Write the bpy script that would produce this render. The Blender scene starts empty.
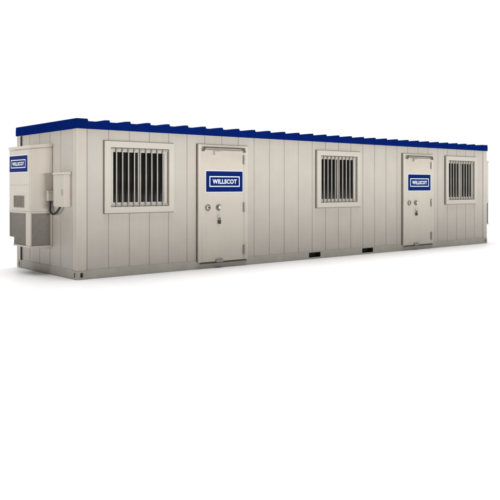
import bpy, bmesh, math
from mathutils import Vector, Matrix

scene = bpy.context.scene
COL = scene.collection
L, W, H = 12.19, 2.50, 2.687        # the office: front wall along +x at y = 0, end wall at x = 0
PITCH, FIRST = 0.4076, 0.184

# ------------------------------------------------------------------ materials
def lin(c):
    return tuple(((v / 255) / 12.92 if v / 255 <= 0.04045 else ((v / 255 + 0.055) / 1.055) ** 2.4) for v in c)

def material(name, col, rough=0.5, metal=0.0, spec=0.5, mottle=0.06, scale=3.0, bump=0.0, bscale=40.0, coat=0.0, streak=0.0):
    m = bpy.data.materials.new(name); m.use_nodes = True
    nt = m.node_tree; b = nt.nodes['Principled BSDF']
    b.inputs['Roughness'].default_value = rough
    b.inputs['Metallic'].default_value = metal
    b.inputs['Specular IOR Level'].default_value = spec
    b.inputs['Coat Weight'].default_value = coat
    tc = nt.nodes.new('ShaderNodeTexCoord')
    n = nt.nodes.new('ShaderNodeTexNoise'); n.inputs['Scale'].default_value = scale; n.inputs['Detail'].default_value = 6
    nt.links.new(tc.outputs['Object'], n.inputs['Vector'])
    r = nt.nodes.new('ShaderNodeMapRange')
    r.inputs['From Min'].default_value = 0.3; r.inputs['From Max'].default_value = 0.7
    r.inputs['To Min'].default_value = 1 - mottle; r.inputs['To Max'].default_value = 1 + mottle * 0.6
    nt.links.new(n.outputs['Fac'], r.inputs['Value'])
    fac = r.outputs['Result']
    if streak:                                      # faint rain streaks running down the paint
        mp = nt.nodes.new('ShaderNodeMapping'); mp.inputs['Scale'].default_value = (9, 9, 0.5)
        nt.links.new(tc.outputs['Object'], mp.inputs['Vector'])
        n2 = nt.nodes.new('ShaderNodeTexNoise'); n2.inputs['Scale'].default_value = 1.6; n2.inputs['Detail'].default_value = 5
        nt.links.new(mp.outputs['Vector'], n2.inputs['Vector'])
        r2 = nt.nodes.new('ShaderNodeMapRange')
        r2.inputs['From Min'].default_value = 0.35; r2.inputs['From Max'].default_value = 0.65
        r2.inputs['To Min'].default_value = 1 - streak; r2.inputs['To Max'].default_value = 1 + streak * 0.4
        nt.links.new(n2.outputs['Fac'], r2.inputs['Value'])
        mu = nt.nodes.new('ShaderNodeMath'); mu.operation = 'MULTIPLY'
        nt.links.new(fac, mu.inputs[0]); nt.links.new(r2.outputs['Result'], mu.inputs[1]); fac = mu.outputs[0]
    s = nt.nodes.new('ShaderNodeVectorMath'); s.operation = 'SCALE'
    s.inputs[0].default_value = col
    nt.links.new(fac, s.inputs['Scale'])
    nt.links.new(s.outputs['Vector'], b.inputs['Base Color'])
    rr = nt.nodes.new('ShaderNodeMapRange')
    rr.inputs['To Min'].default_value = max(0.02, rough - 0.07); rr.inputs['To Max'].default_value = min(1, rough + 0.07)
    nt.links.new(n.outputs['Fac'], rr.inputs['Value']); nt.links.new(rr.outputs['Result'], b.inputs['Roughness'])
    if bump:
        nb = nt.nodes.new('ShaderNodeTexNoise'); nb.inputs['Scale'].default_value = bscale; nb.inputs['Detail'].default_value = 3
        nt.links.new(tc.outputs['Object'], nb.inputs['Vector'])
        bp = nt.nodes.new('ShaderNodeBump'); bp.inputs['Strength'].default_value = bump; bp.inputs['Distance'].default_value = 0.02
        nt.links.new(nb.outputs['Fac'], bp.inputs['Height']); nt.links.new(bp.outputs['Normal'], b.inputs['Normal'])
    return m

PAINT  = material('beige wall paint', (0.446, 0.411, 0.366), 0.5, mottle=0.035, bump=0.10, bscale=5, streak=0.022)
POST   = material('beige post paint', (0.485, 0.445, 0.392), 0.45, mottle=0.03, bump=0.06, bscale=8, streak=0.02)
RAIL   = material('grey rail paint', (0.40, 0.375, 0.325), 0.55, mottle=0.10, scale=5, bump=0.1, bscale=14)
TRIM   = material('cream trim paint', (0.482, 0.446, 0.394), 0.42, mottle=0.025, bump=0.04, bscale=20)
DOOR   = material('beige door paint', (0.505, 0.462, 0.400), 0.45, mottle=0.03, bump=0.07, bscale=6, streak=0.02)
ACP    = material('beige cabinet enamel', (0.525, 0.480, 0.420), 0.4, mottle=0.03, bump=0.05, bscale=10, streak=0.02)
BLUE   = material('blue roof paint', (0.0022, 0.0125, 0.118), 0.5, spec=0.0, mottle=0.10, bump=0.05, bscale=10)
SIGNB  = material('blue sign vinyl', (0.0035, 0.0150, 0.115), 0.4, spec=0.02, mottle=0.04)
WHITE  = material('white sign vinyl', (0.66, 0.72, 0.80), 0.4, mottle=0.02)
PALE   = material('pale sign edging', (0.62, 0.65, 0.74), 0.4, mottle=0.02)
GLASS  = material('dark window glass', (0.010, 0.011, 0.010), 0.06, spec=0.5, mottle=0.2)
STEEL  = material('brushed grey steel', (0.30, 0.285, 0.26), 0.38, metal=0.6, mottle=0.1, scale=20)
DSTEEL = material('dark grey steel', (0.085, 0.075, 0.078), 0.42, metal=0.3, mottle=0.15, scale=15)
RING   = material('tarnished ring steel', (0.22, 0.21, 0.185), 0.4, metal=0.4, mottle=0.1, scale=20)
SATIN  = material('satin nickel', (0.58, 0.56, 0.52), 0.35, metal=0.45, mottle=0.05, scale=20)
SHADE_LINE = material('dark shade outline', (0.105, 0.094, 0.083), 0.7, mottle=0.15, scale=10)  # stands in for the shade lines round windows and doors
BARS   = material('grey bar paint', (0.36, 0.34, 0.31), 0.4, mottle=0.05, scale=12)
GRILLE = material('grey coil mesh', (0.262, 0.240, 0.208), 0.6, mottle=0.12, scale=14)
BLACK  = material('black rubber', (0.012, 0.011, 0.011), 0.5, mottle=0.2)
SLOT   = material('dark pocket steel', (0.03, 0.028, 0.025), 0.7, mottle=0.2)

# ------------------------------------------------------------------ helpers
def tag(o, label, cat, group=None, kind=None):
    if label: o['label'] = label
    if cat: o['category'] = cat
    if group: o['group'] = group
    if kind: o['kind'] = kind
    return o

def thing(name, loc, label, cat, group=None):
    o = bpy.data.objects.new(name, None); COL.objects.link(o)
    o.empty_display_size = 0.2
    o.location = loc
    return tag(o, label, cat, group)

def link(name, bm, mats, parent=None, smooth=False):
    me = bpy.data.meshes.new(name)
    bmesh.ops.recalc_face_normals(bm, faces=bm.faces)
    bm.to_mesh(me); bm.free()
    for m in (mats if isinstance(mats, (list, tuple)) else [mats]): me.materials.append(m)
    if smooth:
        for p in me.polygons: p.use_smooth = True
    o = bpy.data.objects.new(name, me); COL.objects.link(o)
    if parent:
        o.parent = parent
        w = Vector((0, 0, 0)); p = parent
        while p: w += p.location; p = p.parent
        o.location = -w                              # meshes are written in place; parents only translate
    return o

def box(bm, x0, x1, y0, y1, z0, z1, bev=0.0, mat=0):
    t = bmesh.new()
    bmesh.ops.create_cube(t, size=1)
    for v in t.verts:
        v.co = Vector(((x0 + x1) / 2 + v.co.x * (x1 - x0), (y0 + y1) / 2 + v.co.y * (y1 - y0), (z0 + z1) / 2 + v.co.z * (z1 - z0)))
    if bev:
        bmesh.ops.bevel(t, geom=list(t.edges), offset=bev, segments=2, affect='EDGES', profile=0.6)
    join(bm, t, mat)

def join(bm, t, mat=0):
    mp = {}
    for v in t.verts: mp[v] = bm.verts.new(v.co)
    for f in t.faces:
        try:
            nf = bm.faces.new([mp[v] for v in f.verts]); nf.material_index = mat; nf.smooth = f.smooth
        except ValueError: pass
    t.free()

def prism(bm, pts, axis, a, b, bev=0.0, mat=0):
    """extrude a 2-D outline along an axis: pts are (other axes in order)"""
    t = bmesh.new()
    def P(p, s):
        return {0: (s, p[0], p[1]), 1: (p[0], s, p[1]), 2: (p[0], p[1], s)}[axis]
    v0 = [t.verts.new(P(p, a)) for p in pts]; v1 = [t.verts.new(P(p, b)) for p in pts]
    t.faces.new(v0); t.faces.new(v1[::-1])
    n = len(pts)
    for i in range(n): t.faces.new((v0[i], v0[(i + 1) % n], v1[(i + 1) % n], v1[i]))
    bmesh.ops.recalc_face_normals(t, faces=t.faces)
    if bev: bmesh.ops.bevel(t, geom=list(t.edges), offset=bev, segments=2, affect='EDGES', profile=0.6)
    join(bm, t, mat)

def lathe(bm, prof, origin, direction, seg=28, mat=0):
    """prof: (radius, height) pairs along direction"""
    d = Vector(direction).normalized(); q = d.to_track_quat('Z', 'Y')
    t = bmesh.new(); rings = []
    for r, h in prof:
        rings.append([t.verts.new(Vector(origin) + q @ Vector((max(r, 1e-4) * math.cos(k * 2 * math.pi / seg), max(r, 1e-4) * math.sin(k * 2 * math.pi / seg), h))) for k in range(seg)])
    for a, b in zip(rings, rings[1:]):
        for k in range(seg):
            f = t.faces.new((a[k], a[(k + 1) % seg], b[(k + 1) % seg], b[k]))
    t.faces.new(rings[0][::-1]); t.faces.new(rings[-1])
    join(bm, t, mat)

def tube(bm, pts, r, seg=12, mat=0):
    pts = [Vector(p) for p in pts]
    sm = []
    for i in range(len(pts) - 1):                    # catmull-rom
        p0, p1, p2, p3 = pts[max(i - 1, 0)], pts[i], pts[i + 1], pts[min(i + 2, len(pts) - 1)]
        for k in range(8):
            t = k / 8
            sm.append(0.5 * ((2 * p1) + (p2 - p0) * t + (2 * p0 - 5 * p1 + 4 * p2 - p3) * t * t + (3 * p1 - p0 - 3 * p2 + p3) * t ** 3))
    sm.append(pts[-1])
    t = bmesh.new(); rings = []
    for i, p in enumerate(sm):
        d = (sm[min(i + 1, len(sm) - 1)] - sm[max(i - 1, 0)]).normalized()
        q = d.to_track_quat('Z', 'Y')
        rings.append([t.verts.new(p + q @ Vector((r * math.cos(k * 2 * math.pi / seg), r * math.sin(k * 2 * math.pi / seg), 0))) for k in range(seg)])
    for a, b in zip(rings, rings[1:]):
        for k in range(seg): t.faces.new((a[k], a[(k + 1) % seg], b[(k + 1) % seg], b[k])).smooth = True
    t.faces.new(rings[0][::-1]); t.faces.new(rings[-1])
    join(bm, t, mat)

def ring(bm, x0, x1, z0, z1, w, y0, y1, bev=0.004):
    """rectangular frame in the xz plane, one mitred piece"""
    t = bmesh.new()
    def loop(i, y): return [t.verts.new(p) for p in ((x0 + i, y, z0 + i), (x1 - i, y, z0 + i), (x1 - i, y, z1 - i), (x0 + i, y, z1 - i))]
    A, B, C, D = loop(0, y0), loop(w, y0), loop(w, y1), loop(0, y1)
    for p, q in ((A, B), (B, C), (C, D), (D, A)):
        for k in range(4): t.faces.new((p[k], p[(k + 1) % 4], q[(k + 1) % 4], q[k]))
    bmesh.ops.recalc_face_normals(t, faces=t.faces)
    sharp = [e for e in t.edges if e.calc_face_angle(0) > 0.5]
    if bev: bmesh.ops.bevel(t, geom=sharp, offset=bev, segments=2, affect='EDGES', profile=0.6)
    join(bm, t)

def panel(bm, us, depth, zs, holes, place):
    """sheet over columns us (with depth per u) and rows zs, leaving rectangular holes open; place(u, d, z) -> point"""
    cache = {}
    def V(i, j):
        if (i, j) not in cache: cache[(i, j)] = bm.verts.new(place(us[i], depth[i], zs[j]))
        return cache[(i, j)]
    for i in range(len(us) - 1):
        for j in range(len(zs) - 1):
            uc, zc = (us[i] + us[i + 1]) / 2, (zs[j] + zs[j + 1]) / 2
            if any(h[0] < uc < h[1] and h[2] < zc < h[3] for h in holes): continue
            bm.faces.new((V(i, j), V(i + 1, j), V(i + 1, j + 1), V(i, j + 1)))

def grooves(u0, u1, seams, extra, w=0.011, d=0.013):
    pts = {round(u0, 4): 0.0, round(u1, 4): 0.0}
    for s in seams:
        for du, dd in ((-w, 0), (-w * 0.35, d), (w * 0.35, d), (w, 0)):
            if u0 < s + du < u1: pts[round(s + du, 4)] = dd
    us = sorted(pts)
    for e in extra:
        e = round(e, 4)
        if e not in pts and u0 < e < u1:
            a = max(u for u in us if u < e); b = min(u for u in us if u > e)
            pts[e] = pts[a] + (pts[b] - pts[a]) * (e - a) / (b - a)
    us = sorted(pts)
    return us, [pts[u] for u in us]

# ------------------------------------------------------------------ the office
office = thing('site_office', (0, 0, 0), 'long beige steel site office container with blue ribbed roof, barred windows and two doors', 'portable office')

WIN = [(0.501, 1.905), (5.587, 6.983), (10.255, 11.640)]
DOORS = [2.443, 8.515]
WZ0, WZ1 = 1.092, 2.330
RT = 0.150                                          # top of the bottom rail
WALL_Y = 0.012

seams_f = [FIRST + PITCH * k for k in range(0, 30)]
holes = [(a + 0.09, b - 0.09, WZ0 + 0.09, WZ1 - 0.09) for a, b in WIN]
us, dp = grooves(0.16, L - 0.16, [0.189] + seams_f[1:-1] + [L - 0.189], [e for h in holes for e in h[:2]])
bm = bmesh.new()
panel(bm, us, dp, [RT - 0.02, holes[0][2], holes[0][3], 2.56], holes, lambda u, d, z: (u, WALL_Y + d, z))
link('wall', bm, PAINT, office)
us, dp = grooves(0.16, L - 0.16, seams_f[1:-1], [])
bm = bmesh.new(); panel(bm, us, dp, [RT - 0.02, 2.56], [], lambda u, d, z: (u, W - WALL_Y - d, z)); link('wall', bm, PAINT, office)
seams_e = [0.20 + 0.44 * k for k in range(1, 5)]
us, dp = grooves(0.15, W - 0.15, [0.176] + seams_e + [W - 0.176], [])
bm = bmesh.new(); panel(bm, us, dp, [RT - 0.02, 2.56], [], lambda u, d, z: (WALL_Y + d, u, z)); link('wall', bm, PAINT, office)
bm = bmesh.new(); panel(bm, us, dp, [RT - 0.02, 2.56], [], lambda u, d, z: (L - WALL_Y - d, u, z)); link('wall', bm, PAINT, office)
bm = bmesh.new(); box(bm, 0.05, L - 0.05, 0.17, W - 0.05, 0.02, 0.16); link('floor_deck', bm, SLOT, office)

def casting(x0, y0, sx, sy):
    """corner casting with a slot in each outward face"""
    t = bmesh.new()
    xs = sorted((x0, x0 + sx * 0.182)); ys = sorted((y0, y0 + sy * 0.170))
    bmesh.ops.create_cube(t, size=1)
    for v in t.verts:
        v.co = Vector(((xs[0] + xs[1]) / 2 + v.co.x * (xs[1] - xs[0]), (ys[0] + ys[1]) / 2 + v.co.y * (ys[1] - ys[0]), 0.069 + v.co.z * 0.138))
    t.faces.ensure_lookup_table(); t.normal_update()
    for n in (Vector((-sx, 0, 0)), Vector((0, -sy, 0))):
        f = [f for f in t.faces if f.normal.dot(n) > 0.95][0]
        bmesh.ops.inset_individual(t, faces=[f], thickness=0.025)
        c = f.calc_center_median()
        ax = 1 if abs(n.x) > 0.5 else 0
        for v in f.verts:
            v.co[ax] = c[ax] + (0.026 if v.co[ax] > c[ax] else -0.026)
            v.co.z = c.z + (0.040 if v.co.z > c.z else -0.040)
        r = bmesh.ops.extrude_discrete_faces(t, faces=[f])
        g = r['faces'][0]; g.material_index = 1
        for v in g.verts: v.co -= n * 0.05
        t.normal_update()
    b = bmesh.new()
    mp = {}
    for v in t.verts: mp[v] = b.verts.new(v.co)
    for f in t.faces:
        nf = b.faces.new([mp[v] for v in f.verts]); nf.material_index = f.material_index
    t.free()
    return b

for cx, cy, sx, sy in ((0, 0, 1, 1), (L, 0, -1, 1), (0, W, 1, -1), (L, W, -1, -1)):
    bm = bmesh.new()
    xs = sorted((cx, cx + sx * 0.178)); ys = sorted((cy, cy + sy * 0.165))
    box(bm, xs[0], xs[1], ys[0], ys[1], 0.139, 2.56, 0.010)
    post = link('corner_post', bm, POST, office)
    link('corner_casting', casting(cx - sx * 0.004, cy - sy * 0.004, sx, sy), [RAIL, SLOT], post)

bm = bmesh.new(); box(bm, -0.014, 0.006, 2.322, 2.350, RT + 0.002, 2.51, 0.004); link('dark_strip', bm, SLOT, office)  # dark upright strip on the end wall near the rear post

# bottom rails, the front one with two forklift pockets
PK = [(5.375, 5.725), (7.075, 7.45)]
bm = bmesh.new()
u = sorted([0.181, L - 0.181] + [e for p in PK for e in p])
hp = [(a, b, 0.030, 0.135) for a, b in PK]
panel(bm, u, [0] * len(u), [0, 0.030, 0.135, RT], hp, lambda a, d, z: (a, d, z))
vs = [(0.181, 0, RT), (L - 0.181, 0, RT), (L - 0.181, 0.05, RT), (0.181, 0.05, RT)]
bm.faces.new([bm.verts.new(v) for v in vs])
rail = link('bottom_rail', bm, RAIL, office)
for a, b, z0, z1 in hp:
    bm = bmesh.new()
    c = [[bm.verts.new((x, y, z)) for x, z in ((a, z0), (b, z0), (b, z1), (a, z1))] for y in (0.001, 0.15)]
    for k in range(4): bm.faces.new((c[0][k], c[0][(k + 1) % 4], c[1][(k + 1) % 4], c[1][k]))
    bm.faces.new(c[1])
    link('forklift_pocket', bm, SLOT, rail)
bm = bmesh.new(); box(bm, 0, 0.06, 0.169, W - 0.169, 0.0, RT, 0.006); link('bottom_rail', bm, RAIL, office)
bm = bmesh.new(); box(bm, L - 0.06, L, 0.169, W - 0.169, 0.0, RT, 0.006); link('bottom_rail', bm, RAIL, office)
bm = bmesh.new(); box(bm, 0.181, L - 0.181, W - 0.06, W, 0.0, RT, 0.006); link('bottom_rail', bm, RAIL, office)

# roof: ribbed sheet across the office
lo, hi = 2.648, H
prof = [(-0.012, 2.60), (-0.012, hi), (0.190, hi), (0.203, lo)]
for k in range(1, 30):
    x = FIRST + PITCH * k
    if x > L - 0.15: break
    prof += [(x - 0.175, lo), (x - 0.085, hi - 0.008), (x + 0.006, hi - 0.003), (x + 0.02, lo)]
prof += [(L - 0.09, lo), (L - 0.06, hi - 0.004), (L + 0.008, hi - 0.004), (L + 0.008, 2.60)]
bm = bmesh.new(); prism(bm, prof, 1, -0.012, W + 0.07)
roof = link('roof', bm, BLUE, office)
bm = bmesh.new()
box(bm, -0.016, L + 0.012, -0.016, 0.02, 2.518, 2.640, 0.005)
box(bm, -0.016, 0.02, 0.021, W + 0.075, 2.518, 2.640, 0.005)
box(bm, L - 0.02, L + 0.012, 0.021, W + 0.075, 2.518, 2.640, 0.005)
box(bm, 0.021, L - 0.021, W + 0.04, W + 0.075, 2.518, 2.640, 0.005)
link('fascia', bm, BLUE, roof)
bm = bmesh.new(); box(bm, 0.021, L - 0.021, 0.021, W + 0.039, 2.535, 2.60); link('soffit', bm, RAIL, roof)
bm = bmesh.new()
box(bm, 0.008, 0.066, W + 0.022, W + 0.07, 0.0, 2.53, 0.006)
link('downpipe', bm, POST, office)

# ------------------------------------------------------------------ windows
def window(x0, x1):
    bm = bmesh.new(); ring(bm, x0, x1, WZ0, WZ1, 0.108, -0.045, 0.02, 0.006)
    w = link('window', bm, TRIM, office)
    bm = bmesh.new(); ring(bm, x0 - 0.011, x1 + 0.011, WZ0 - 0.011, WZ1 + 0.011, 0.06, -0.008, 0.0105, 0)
    link('shade_outline', bm, SHADE_LINE, w)  # dark ring drawn for the shade along the frame edge
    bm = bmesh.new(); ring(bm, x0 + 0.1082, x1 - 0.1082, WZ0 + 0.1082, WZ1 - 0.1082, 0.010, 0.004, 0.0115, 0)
    link('shade_outline', bm, SHADE_LINE, w)
    bm = bmesh.new(); ring(bm, x0 + 0.1085, x1 - 0.1085, WZ0 + 0.1085, WZ1 - 0.1085, 0.075, 0.012, 0.05, 0.004)
    link('sash', bm, TRIM, w)
    cx = (x0 + x1) / 2
    a, b = x0 + 0.1085 + 0.072, x1 - 0.1085 - 0.072
    for p, q, y in ((a, cx + 0.02, 0.030), (cx - 0.02, b, 0.040)):
        bm = bmesh.new(); box(bm, p, q, y, y + 0.005, WZ0 + 0.178, WZ1 - 0.178); link('pane', bm, GLASS, w)
    bm = bmesh.new(); box(bm, cx - 0.028, cx + 0.022, 0.010, 0.029, WZ0 + 0.184, WZ1 - 0.184, 0.004); link('mullion', bm, TRIM, w)
    for z in (WZ0 + 0.135, WZ1 - 0.135):
        bm = bmesh.new(); box(bm, x0 + 0.112, x1 - 0.112, -0.006, 0.004, z - 0.014, z + 0.014, 0.002); link('bar_rail', bm, BARS, w)
    n = 9
    for k in range(n):
        x = a - 0.01 + (b - a + 0.02) * (k + 0.5) / n
        bm = bmesh.new(); lathe(bm, [(0.0125, 0), (0.0125, WZ1 - WZ0 - 0.224)], (x, -0.0195, WZ0 + 0.112), (0, 0, 1), 14)
        link('security_bar', bm, BARS, w, True)
    return w
for a, b in WIN: window(a, b)

# ------------------------------------------------------------------ signs
def lettering(text, size):
    """outline of bold capitals as a bmesh in the xy plane, centred"""
    cu = bpy.data.curves.new('lettering', 'FONT'); cu.body = text; cu.size = size
    cu.align_x = 'CENTER'; cu.align_y = 'CENTER'
    cu.offset = size * 0.040; cu.extrude = 0.0015; cu.space_character = 1.12; cu.resolution_u = 4
    o = bpy.data.objects.new('lettering', cu); COL.objects.link(o)
    dg = bpy.context.evaluated_depsgraph_get(); dg.update()
    me = bpy.data.meshes.new_from_object(o.evaluated_get(dg))
    bm = bmesh.new(); bm.from_mesh(me)
    bpy.data.objects.remove(o); bpy.data.curves.remove(cu); bpy.data.meshes.remove(me)
    xs = [v.co.x for v in bm.verts]; ys = [v.co.y for v in bm.verts]
    c = Vector(((min(xs) + max(xs)) / 2, (min(ys) + max(ys)) / 2, 0))
    for v in bm.verts: v.co -= c
    return bm, max(xs) - min(xs), max(ys) - min(ys)

def sign(parent, mtx, w, h, bw, bh, line):
    """blue panel, pale edging, white outlined box, WILLSCOT; mtx maps (x right, y up, z out of the face)"""
    def put(name, bm, m):
        bm.transform(mtx); return link(name, bm, m, parent)
    bm = bmesh.new(); box(bm, -w / 2 - 0.018, w / 2 + 0.018, -h / 2 - 0.018, h / 2 + 0.018, 0.0005, 0.003); put('sign_edging', bm, PALE)
    bm = bmesh.new(); box(bm, -w / 2, w / 2, -h / 2, h / 2, 0.0035, 0.0065); put('sign', bm, SIGNB)
    bm = bmesh.new()
    z0, z1 = 0.007, 0.0095
    box(bm, -bw / 2, bw / 2, bh / 2 - line, bh / 2, z0, z1); box(bm, -bw / 2, bw / 2, -bh / 2, -bh / 2 + line, z0, z1)
    box(bm, -bw / 2, -bw / 2 + line, -bh / 2 + line, bh / 2 - line, z0, z1); box(bm, bw / 2 - line, bw / 2, -bh / 2 + line, bh / 2 - line, z0, z1)
    put('sign_outline', bm, WHITE)
    bm, tw, th = lettering('WILLSCOT', 0.15)
    sx = (bw * 0.80) / tw; sy = (bh * 0.44) / th
    bm.transform(Matrix.Translation((0, 0, 0.0085)) @ Matrix.Diagonal((sx, sy, 1, 1)))
    put('sign_lettering', bm, WHITE)

# ------------------------------------------------------------------ doors
def door(dx):
    x1 = dx + 1.215
    bm = bmesh.new(); box(bm, dx + 0.077, dx + 1.102, -0.040, -0.0225, 0.120, 2.253, 0.006)
    d = link('door', bm, DOOR, office)
    bm = bmesh.new()
    box(bm, dx, dx + 0.070, -0.050, -0.0105, 0.118, 2.346, 0.006)
    box(bm, dx + 1.111, x1, -0.034, -0.0105, 0.118, 2.346, 0.006)
    box(bm, dx + 0.0705, dx + 1.1105, -0.034, -0.0105, 2.261, 2.346, 0.006)
    link('door_frame', bm, DOOR, d)
    bm = bmesh.new(); box(bm, dx - 0.013, x1 + 0.007, -0.010, 0.0095, 0.128, 2.356); link('shade_outline', bm, SHADE_LINE, d)  # dark sheets drawn for the shade round frame and leaf
    bm = bmesh.new(); box(bm, dx + 0.072, dx + 1.109, -0.022, -0.0105, 0.130, 2.259); link('shade_outline', bm, SHADE_LINE, d)
    bm = bmesh.new(); box(bm, dx + 0.06, x1 - 0.04, -0.030, 0.003, 0.085, 0.1165, 0.004); link('threshold', bm, DSTEEL, d)
    # rain hood: rounded sheet bent down at both ends
    a, b, zt, r, t = dx + 0.080, dx + 1.090, 2.292, 0.080, 0.008
    outer, inner = [], []
    for k in range(9):
        an = math.pi - k * math.pi / 16
        outer.append((a + r + r * math.cos(an), zt - r + r * math.sin(an))); inner.append((a + r + (r - t) * math.cos(an), zt - r + (r - t) * math.sin(an)))
    for k in range(9):
        an = math.pi / 2 - k * math.pi / 16
        outer.append((b - r + r * math.cos(an), zt - r + r * math.sin(an))); inner.append((b - r + (r - t) * math.cos(an), zt - r + (r - t) * math.sin(an)))
    bm = bmesh.new()
    for y0, y1, s in ((-0.100, -0.0505, 0),):
        n = len(outer)
        ro = [[bm.verts.new((p[0], y, p[1])) for p in outer] for y in (y0, y1)]
        ri = [[bm.verts.new((p[0], y, p[1])) for p in inner] for y in (y0, y1)]
        for i in range(n - 1):
            bm.faces.new((ro[0][i], ro[0][i + 1], ro[1][i + 1], ro[1][i])); bm.faces.new((ri[0][i], ri[1][i], ri[1][i + 1], ri[0][i + 1]))
            bm.faces.new((ro[0][i], ri[0][i], ri[0][i + 1], ro[0][i + 1])); bm.faces.new((ro[1][i], ro[1][i + 1], ri[1][i + 1], ri[1][i]))
        for e in (0, n - 1): bm.faces.new((ro[0][e], ro[1][e], ri[1][e], ri[0][e]))
    hood = link('rain_hood', bm, STEEL, d)
    bm = bmesh.new()
    tube(bm, [(p[0], -0.104, p[1]) for p in [((o[0] + i[0]) / 2, (o[1] + i[1]) / 2) for o, i in zip(outer, inner)]], 0.0125)
    link('hood_lip', bm, DSTEEL, d)
    bm = bmesh.new(); box(bm, dx + 0.15, dx + 1.02, -0.066, -0.0515, 2.238, 2.262, 0.004); link('hood_bracket', bm, STEEL, d)
    bm = bmesh.new(); box(bm, dx + 0.36, dx + 0.53, -0.090, -0.041, 2.150, 2.222, 0.008); link('latch', bm, TRIM, d)
    bm = bmesh.new(); box(bm, dx + 0.40, dx + 0.56, -0.085, -0.041, 0.105, 0.165, 0.010); link('latch', bm, STEEL, d)
    for z0, z1 in ((1.985, 2.165), (1.045, 1.24), (0.215, 0.41)):
        bm = bmesh.new(); hx = dx + 1.108
        lathe(bm, [(0.008, 0), (0.015, 0.006), (0.015, (z1 - z0) / 2 - 0.003), (0.0125, (z1 - z0) / 2), (0.015, (z1 - z0) / 2 + 0.003), (0.015, z1 - z0 - 0.006), (0.008, z1 - z0)], (hx, -0.052, z0), (0, 0, 1), 14)
        box(bm, hx - 0.045, hx - 0.014, -0.046, -0.0405, z0 + 0.005, z1 - 0.005, 0.002)
        link('hinge', bm, STEEL, d)
    Y = -0.040
    def rosette(x):
        bm = bmesh.new()
        lathe(bm, [(0.062, 0), (0.064, 0.010), (0.058, 0.018), (0.047, 0.018), (0.043, 0.008), (0.010, 0.008)], (x, Y, 1.150), (0, -1, 0), 32)
        return link('rosette', bm, RING, d)
    rosette(dx + 0.220); rosette(dx + 0.475)
    bm = bmesh.new(); lathe(bm, [(0.038, 0.0085), (0.036, 0.022), (0.030, 0.028), (0.024, 0.029)], (dx + 0.220, Y, 1.150), (0, -1, 0)); link('deadbolt', bm, SATIN, d)
    bm = bmesh.new(); lathe(bm, [(0.017, 0.0295), (0.017, 0.038), (0.010, 0.040)], (dx + 0.222, Y, 1.150), (0, -1, 0)); link('keyhole', bm, BLACK, d)
    bm = bmesh.new()
    lathe(bm, [(0.030, 0.0085), (0.022, 0.014), (0.020, 0.034), (0.036, 0.044), (0.040, 0.056), (0.034, 0.066), (0.015, 0.070)], (dx + 0.475, Y, 1.150), (0, -1, 0))
    link('knob', bm, SATIN, d, True)
    bm = bmesh.new(); box(bm, dx + 0.450, dx + 0.505, -0.058, -0.0405, 0.905, 1.005, 0.005); link('hasp', bm, TRIM, d)
    bm = bmesh.new(); box(bm, dx + 0.448, dx + 0.508, -0.082, -0.0595, 0.835, 0.905, 0.008)
    tube(bm, [(dx + 0.460, -0.072, 0.90), (dx + 0.461, -0.072, 0.935), (dx + 0.4785, -0.072, 0.955), (dx + 0.496, -0.072, 0.935), (dx + 0.497, -0.072, 0.90)], 0.0055, 8)
    link('padlock', bm, SLOT, d)
    m = Matrix.Translation((dx + 0.622, Y, 1.645)) @ Matrix(((1, 0, 0, 0), (0, 0, -1, 0), (0, 1, 0, 0), (0, 0, 0, 1)))
    sign(d, m, 0.885, 0.392, 0.735, 0.205, 0.020)
    return d
for dx in DOORS: door(dx)

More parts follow.
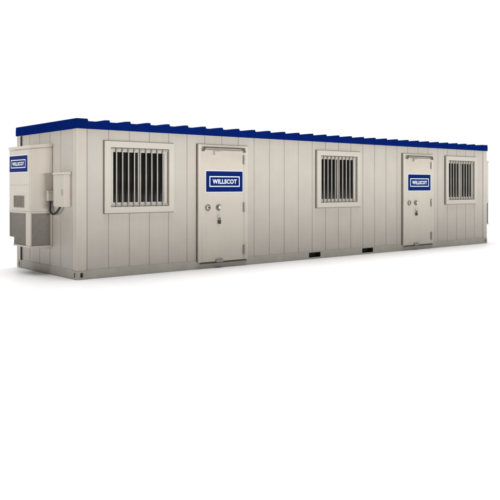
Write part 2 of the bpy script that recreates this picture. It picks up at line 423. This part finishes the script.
# ------------------------------------------------------------------ wall mounted air conditioners
def air_conditioner(mx, y0, label, with_sign, extras):
    """mx(x) maps distance out from the end wall to world x; near side of the cabinet at y0"""
    t = thing('air_conditioner', (mx(0), y0, 0), label, 'air conditioner', 'wall air conditioners on the end walls')
    D, Y1, YN = 0.413, y0 + 0.935, y0 + 0.735
    def bx(bm, a, b, p, q, z0, z1, bev=0.005):
        xs = sorted((mx(a), mx(b))); box(bm, xs[0], xs[1], p, q, z0, z1, bev)
    # upper cabinet: sloping top falls away from the wall
    bm = bmesh.new()
    tp = [(mx(0.002), 1.110), (mx(D), 1.110), (mx(D), 2.205), (mx(0.002), 2.248)]
    prism(bm, tp, 1, y0, Y1, 0.008)
    cab = link('cabinet', bm, ACP, t)
    bm = bmesh.new()
    prism(bm, [(mx(0.002), 2.250), (mx(D + 0.012), 2.207), (mx(D + 0.012), 2.262), (mx(0.002), 2.310)], 1, y0 - 0.012, Y1 + 0.012, 0.008)
    link('cabinet_cap', bm, ACP, t)
    bm = bmesh.new(); bx(bm, D + 0.0005, D + 0.006, y0 + 0.02, Y1 - 0.02, 1.585, 2.19, 0.003); link('service_panel', bm, ACP, t)
    bm = bmesh.new(); bx(bm, D + 0.0005, D + 0.006, y0 + 0.02, Y1 - 0.02, 1.125, 1.572, 0.003); link('service_panel', bm, ACP, t)
    # small slatted vent
    bm = bmesh.new()
    va, vb, z0, z1 = y0 + 0.240, y0 + 0.690, 1.180, 1.388
    bx(bm, D + 0.0065, D + 0.009, va, vb, z0, z1, 0)
    for k in range(9):
        c = va + (vb - va) * (k + 0.5) / 9
        bx(bm, D + 0.0095, D + 0.024, c - 0.011, c + 0.011, z0, z1, 0.002)
    link('vent', bm, [GRILLE], t)
    # lower frame
    bm = bmesh.new()
    bx(bm, 0.002, D + 0.010, y0 - 0.010, YN, 0.488, 0.515, 0.004)
    bx(bm, D - 0.030, D, y0, y0 + 0.185, 0.5155, 1.1095, 0.006)
    bx(bm, 0.002, 0.036, y0, y0 + 0.05, 0.5155, 1.1095, 0.004)
    bx(bm, 0.002, D + 0.004, y0 - 0.004, Y1 + 0.004, 1.082, 1.1095, 0.003)
    bx(bm, D - 0.020, D, Y1 - 0.022, Y1, 0.640, 1.0815, 0.004)
    bx(bm, D - 0.0215, D - 0.006, YN - 0.016, YN + 0.002, 0.5155, 0.640, 0.003)
    link('base_frame', bm, ACP, t)
    # coil core with the lower rear corner cut away, and its fins
    bm = bmesh.new()
    prism(bm, [(y0 + 0.022, 0.516), (YN, 0.516), (YN, 0.636), (Y1 - 0.012, 0.636), (Y1 - 0.012, 1.081), (y0 + 0.022, 1.081)], 0, mx(0.003), mx(D - 0.022))
    k = 0.530
    while k < 1.075:
        e = YN - 0.017 if k < 0.641 else Y1 - 0.023
        bx(bm, D - 0.0215, D - 0.010, y0 + 0.187, e, k, k + 0.007, 0)
        bx(bm, 0.038, D - 0.032, y0 + 0.010, y0 + 0.0215, k, k + 0.007, 0)
        k += 0.021
    link('coil_grille', bm, GRILLE, t)
    if with_sign:
        m = Matrix.Translation((mx(D + 0.0062), y0 + 0.490, 1.952)) @ Matrix(((0, 0, -1, 0), (-1, 0, 0, 0), (0, 1, 0, 0), (0, 0, 0, 1)))
        sign(t, m, 0.80, 0.285, 0.66, 0.150, 0.016)
    if extras:
        bm = bmesh.new(); bx(bm, 0.012, 0.115, y0 - 0.085, y0 - 0.0005, 1.300, 1.452, 0.005)
        bx(bm, 0.008, 0.122, y0 - 0.094, y0 - 0.0005, 1.4525, 1.476, 0.004)
        j = link('junction_box', bm, ACP, t)
        bm = bmesh.new(); lathe(bm, [(0.026, 0), (0.026, 0.025), (0.020, 0.030)], (mx(0.062), y0 - 0.045, 1.2995), (0, 0, -1), 16); link('cable_gland', bm, BLACK, j)
    return t
air_conditioner(lambda d: 0.011 - d, 0.966, 'beige wall air conditioner with blue sign hung on the near end wall above the ground', True, True)
air_conditioner(lambda d: L - 0.011 + d, 0.205, 'sliver of a beige air conditioner just peeking past the far right corner of the office', False, False)

# ------------------------------------------------------------------ disconnect box and cable
eb = thing('electrical_box', (0.0, 0.43, 1.205), 'small beige electrical box with looping black cable, on the end wall beside the air conditioner', 'electrical box')
bm = bmesh.new(); box(bm, -0.118, 0.010, 0.232, 0.625, 1.205, 1.752, 0.006); link('enclosure', bm, ACP, eb)
bm = bmesh.new(); box(bm, -0.130, -0.1185, 0.236, 0.621, 1.215, 1.748, 0.004); link('cover', bm, TRIM, eb)
bm = bmesh.new(); prism(bm, [(0.010, 1.7525), (-0.142, 1.7525), (-0.142, 1.785), (0.010, 1.803)], 1, 0.218, 0.639, 0.005); link('rain_cap', bm, ACP, eb)
bm = bmesh.new(); box(bm, -0.146, -0.1305, 0.26, 0.29, 1.40, 1.50, 0.004); link('hasp', bm, STEEL, eb)
bm = bmesh.new()
tube(bm, [(-0.051, 0.921, 1.275), (-0.052, 0.925, 1.20), (-0.056, 0.905, 1.115), (-0.06, 0.82, 1.075), (-0.062, 0.70, 1.085), (-0.062, 0.59, 1.135), (-0.06, 0.50, 1.205)], 0.019, 14)
link('cable', bm, BLACK, eb)

# ------------------------------------------------------------------ white studio floor
bm = bmesh.new()
bmesh.ops.create_circle(bm, cap_ends=True, radius=120, segments=96)
for v in bm.verts: v.co += Vector((4, 4, -0.004))
gm = material('white floor', (0.80, 0.80, 0.80), 0.45, spec=0.3, mottle=0.006, scale=1.5)
g = link('ground', bm, gm); tag(g, 'seamless white floor under the site office', 'floor', kind='structure')

# ------------------------------------------------------------------ light
YAW = 0.877098734
fw = Vector((math.cos(YAW), math.sin(YAW), 0))
wd = bpy.data.worlds.new('World'); scene.world = wd; wd.use_nodes = True
nt = wd.node_tree; bg = nt.nodes['Background']
tc = nt.nodes.new('ShaderNodeTexCoord')
dt = nt.nodes.new('ShaderNodeVectorMath'); dt.operation = 'DOT_PRODUCT'; dt.inputs[1].default_value = fw
nt.links.new(tc.outputs['Generated'], dt.inputs[0])
mr = nt.nodes.new('ShaderNodeMapRange'); mr.interpolation_type = 'SMOOTHSTEP'
mr.inputs['From Min'].default_value = 0.25; mr.inputs['From Max'].default_value = 0.60
mr.inputs['To Min'].default_value = 0.05; mr.inputs['To Max'].default_value = 1.10
nt.links.new(dt.outputs['Value'], mr.inputs['Value'])
nt.links.new(mr.outputs['Result'], bg.inputs['Strength'])
bg.inputs['Color'].default_value = (1, 1, 1, 1)

def lamp(name, kind, loc, rot, energy, color=(1, 1, 1), **kw):
    l = bpy.data.lights.new(name, kind); l.energy = energy; l.color = color
    for k, v in kw.items(): setattr(l, k, v)
    o = bpy.data.objects.new(name, l); COL.objects.link(o); o.location = loc; o.rotation_euler = rot
    return o
R = math.radians
lamp('added_overhead_light', 'SUN', (5, -3, 12), (0, 0, 0), 3.9, angle=R(58))  # unseen light added overhead to whiten the floor
# long unseen lights added for the walls, level with the eaves, gridded so that the light dies away towards the floor
lamp('added_front_light', 'AREA', (10.8, -13.0, 2.0), (R(90), 0, 0), 134, (1, 0.985, 0.96), shape='RECTANGLE', size=23, size_y=0.5, spread=R(20))
lamp('added_end_light', 'AREA', (-13.0, 5.6, 2.0), (R(90), 0, R(-90)), 56, (1, 0.985, 0.96), shape='RECTANGLE', size=14, size_y=0.5, spread=R(20))

# ------------------------------------------------------------------ camera
cam = bpy.data.cameras.new('camera'); co = bpy.data.objects.new('camera', cam); COL.objects.link(co)
co.location = (-5.42463157, -11.0161844, 1.55667878)
co.rotation_euler = (R(90), 0, YAW - R(90))
cam.sensor_width = 36; cam.lens = 719.4376 / 500 * 36
cam.shift_y = -(250 - 186.139) / 500
cam.clip_end = 1000
scene.camera = co
scene.render.resolution_x = scene.render.resolution_y = 1024
vs = scene.view_settings
vs.view_transform = 'Standard'; vs.look = 'None'; vs.exposure = 0; vs.gamma = 1
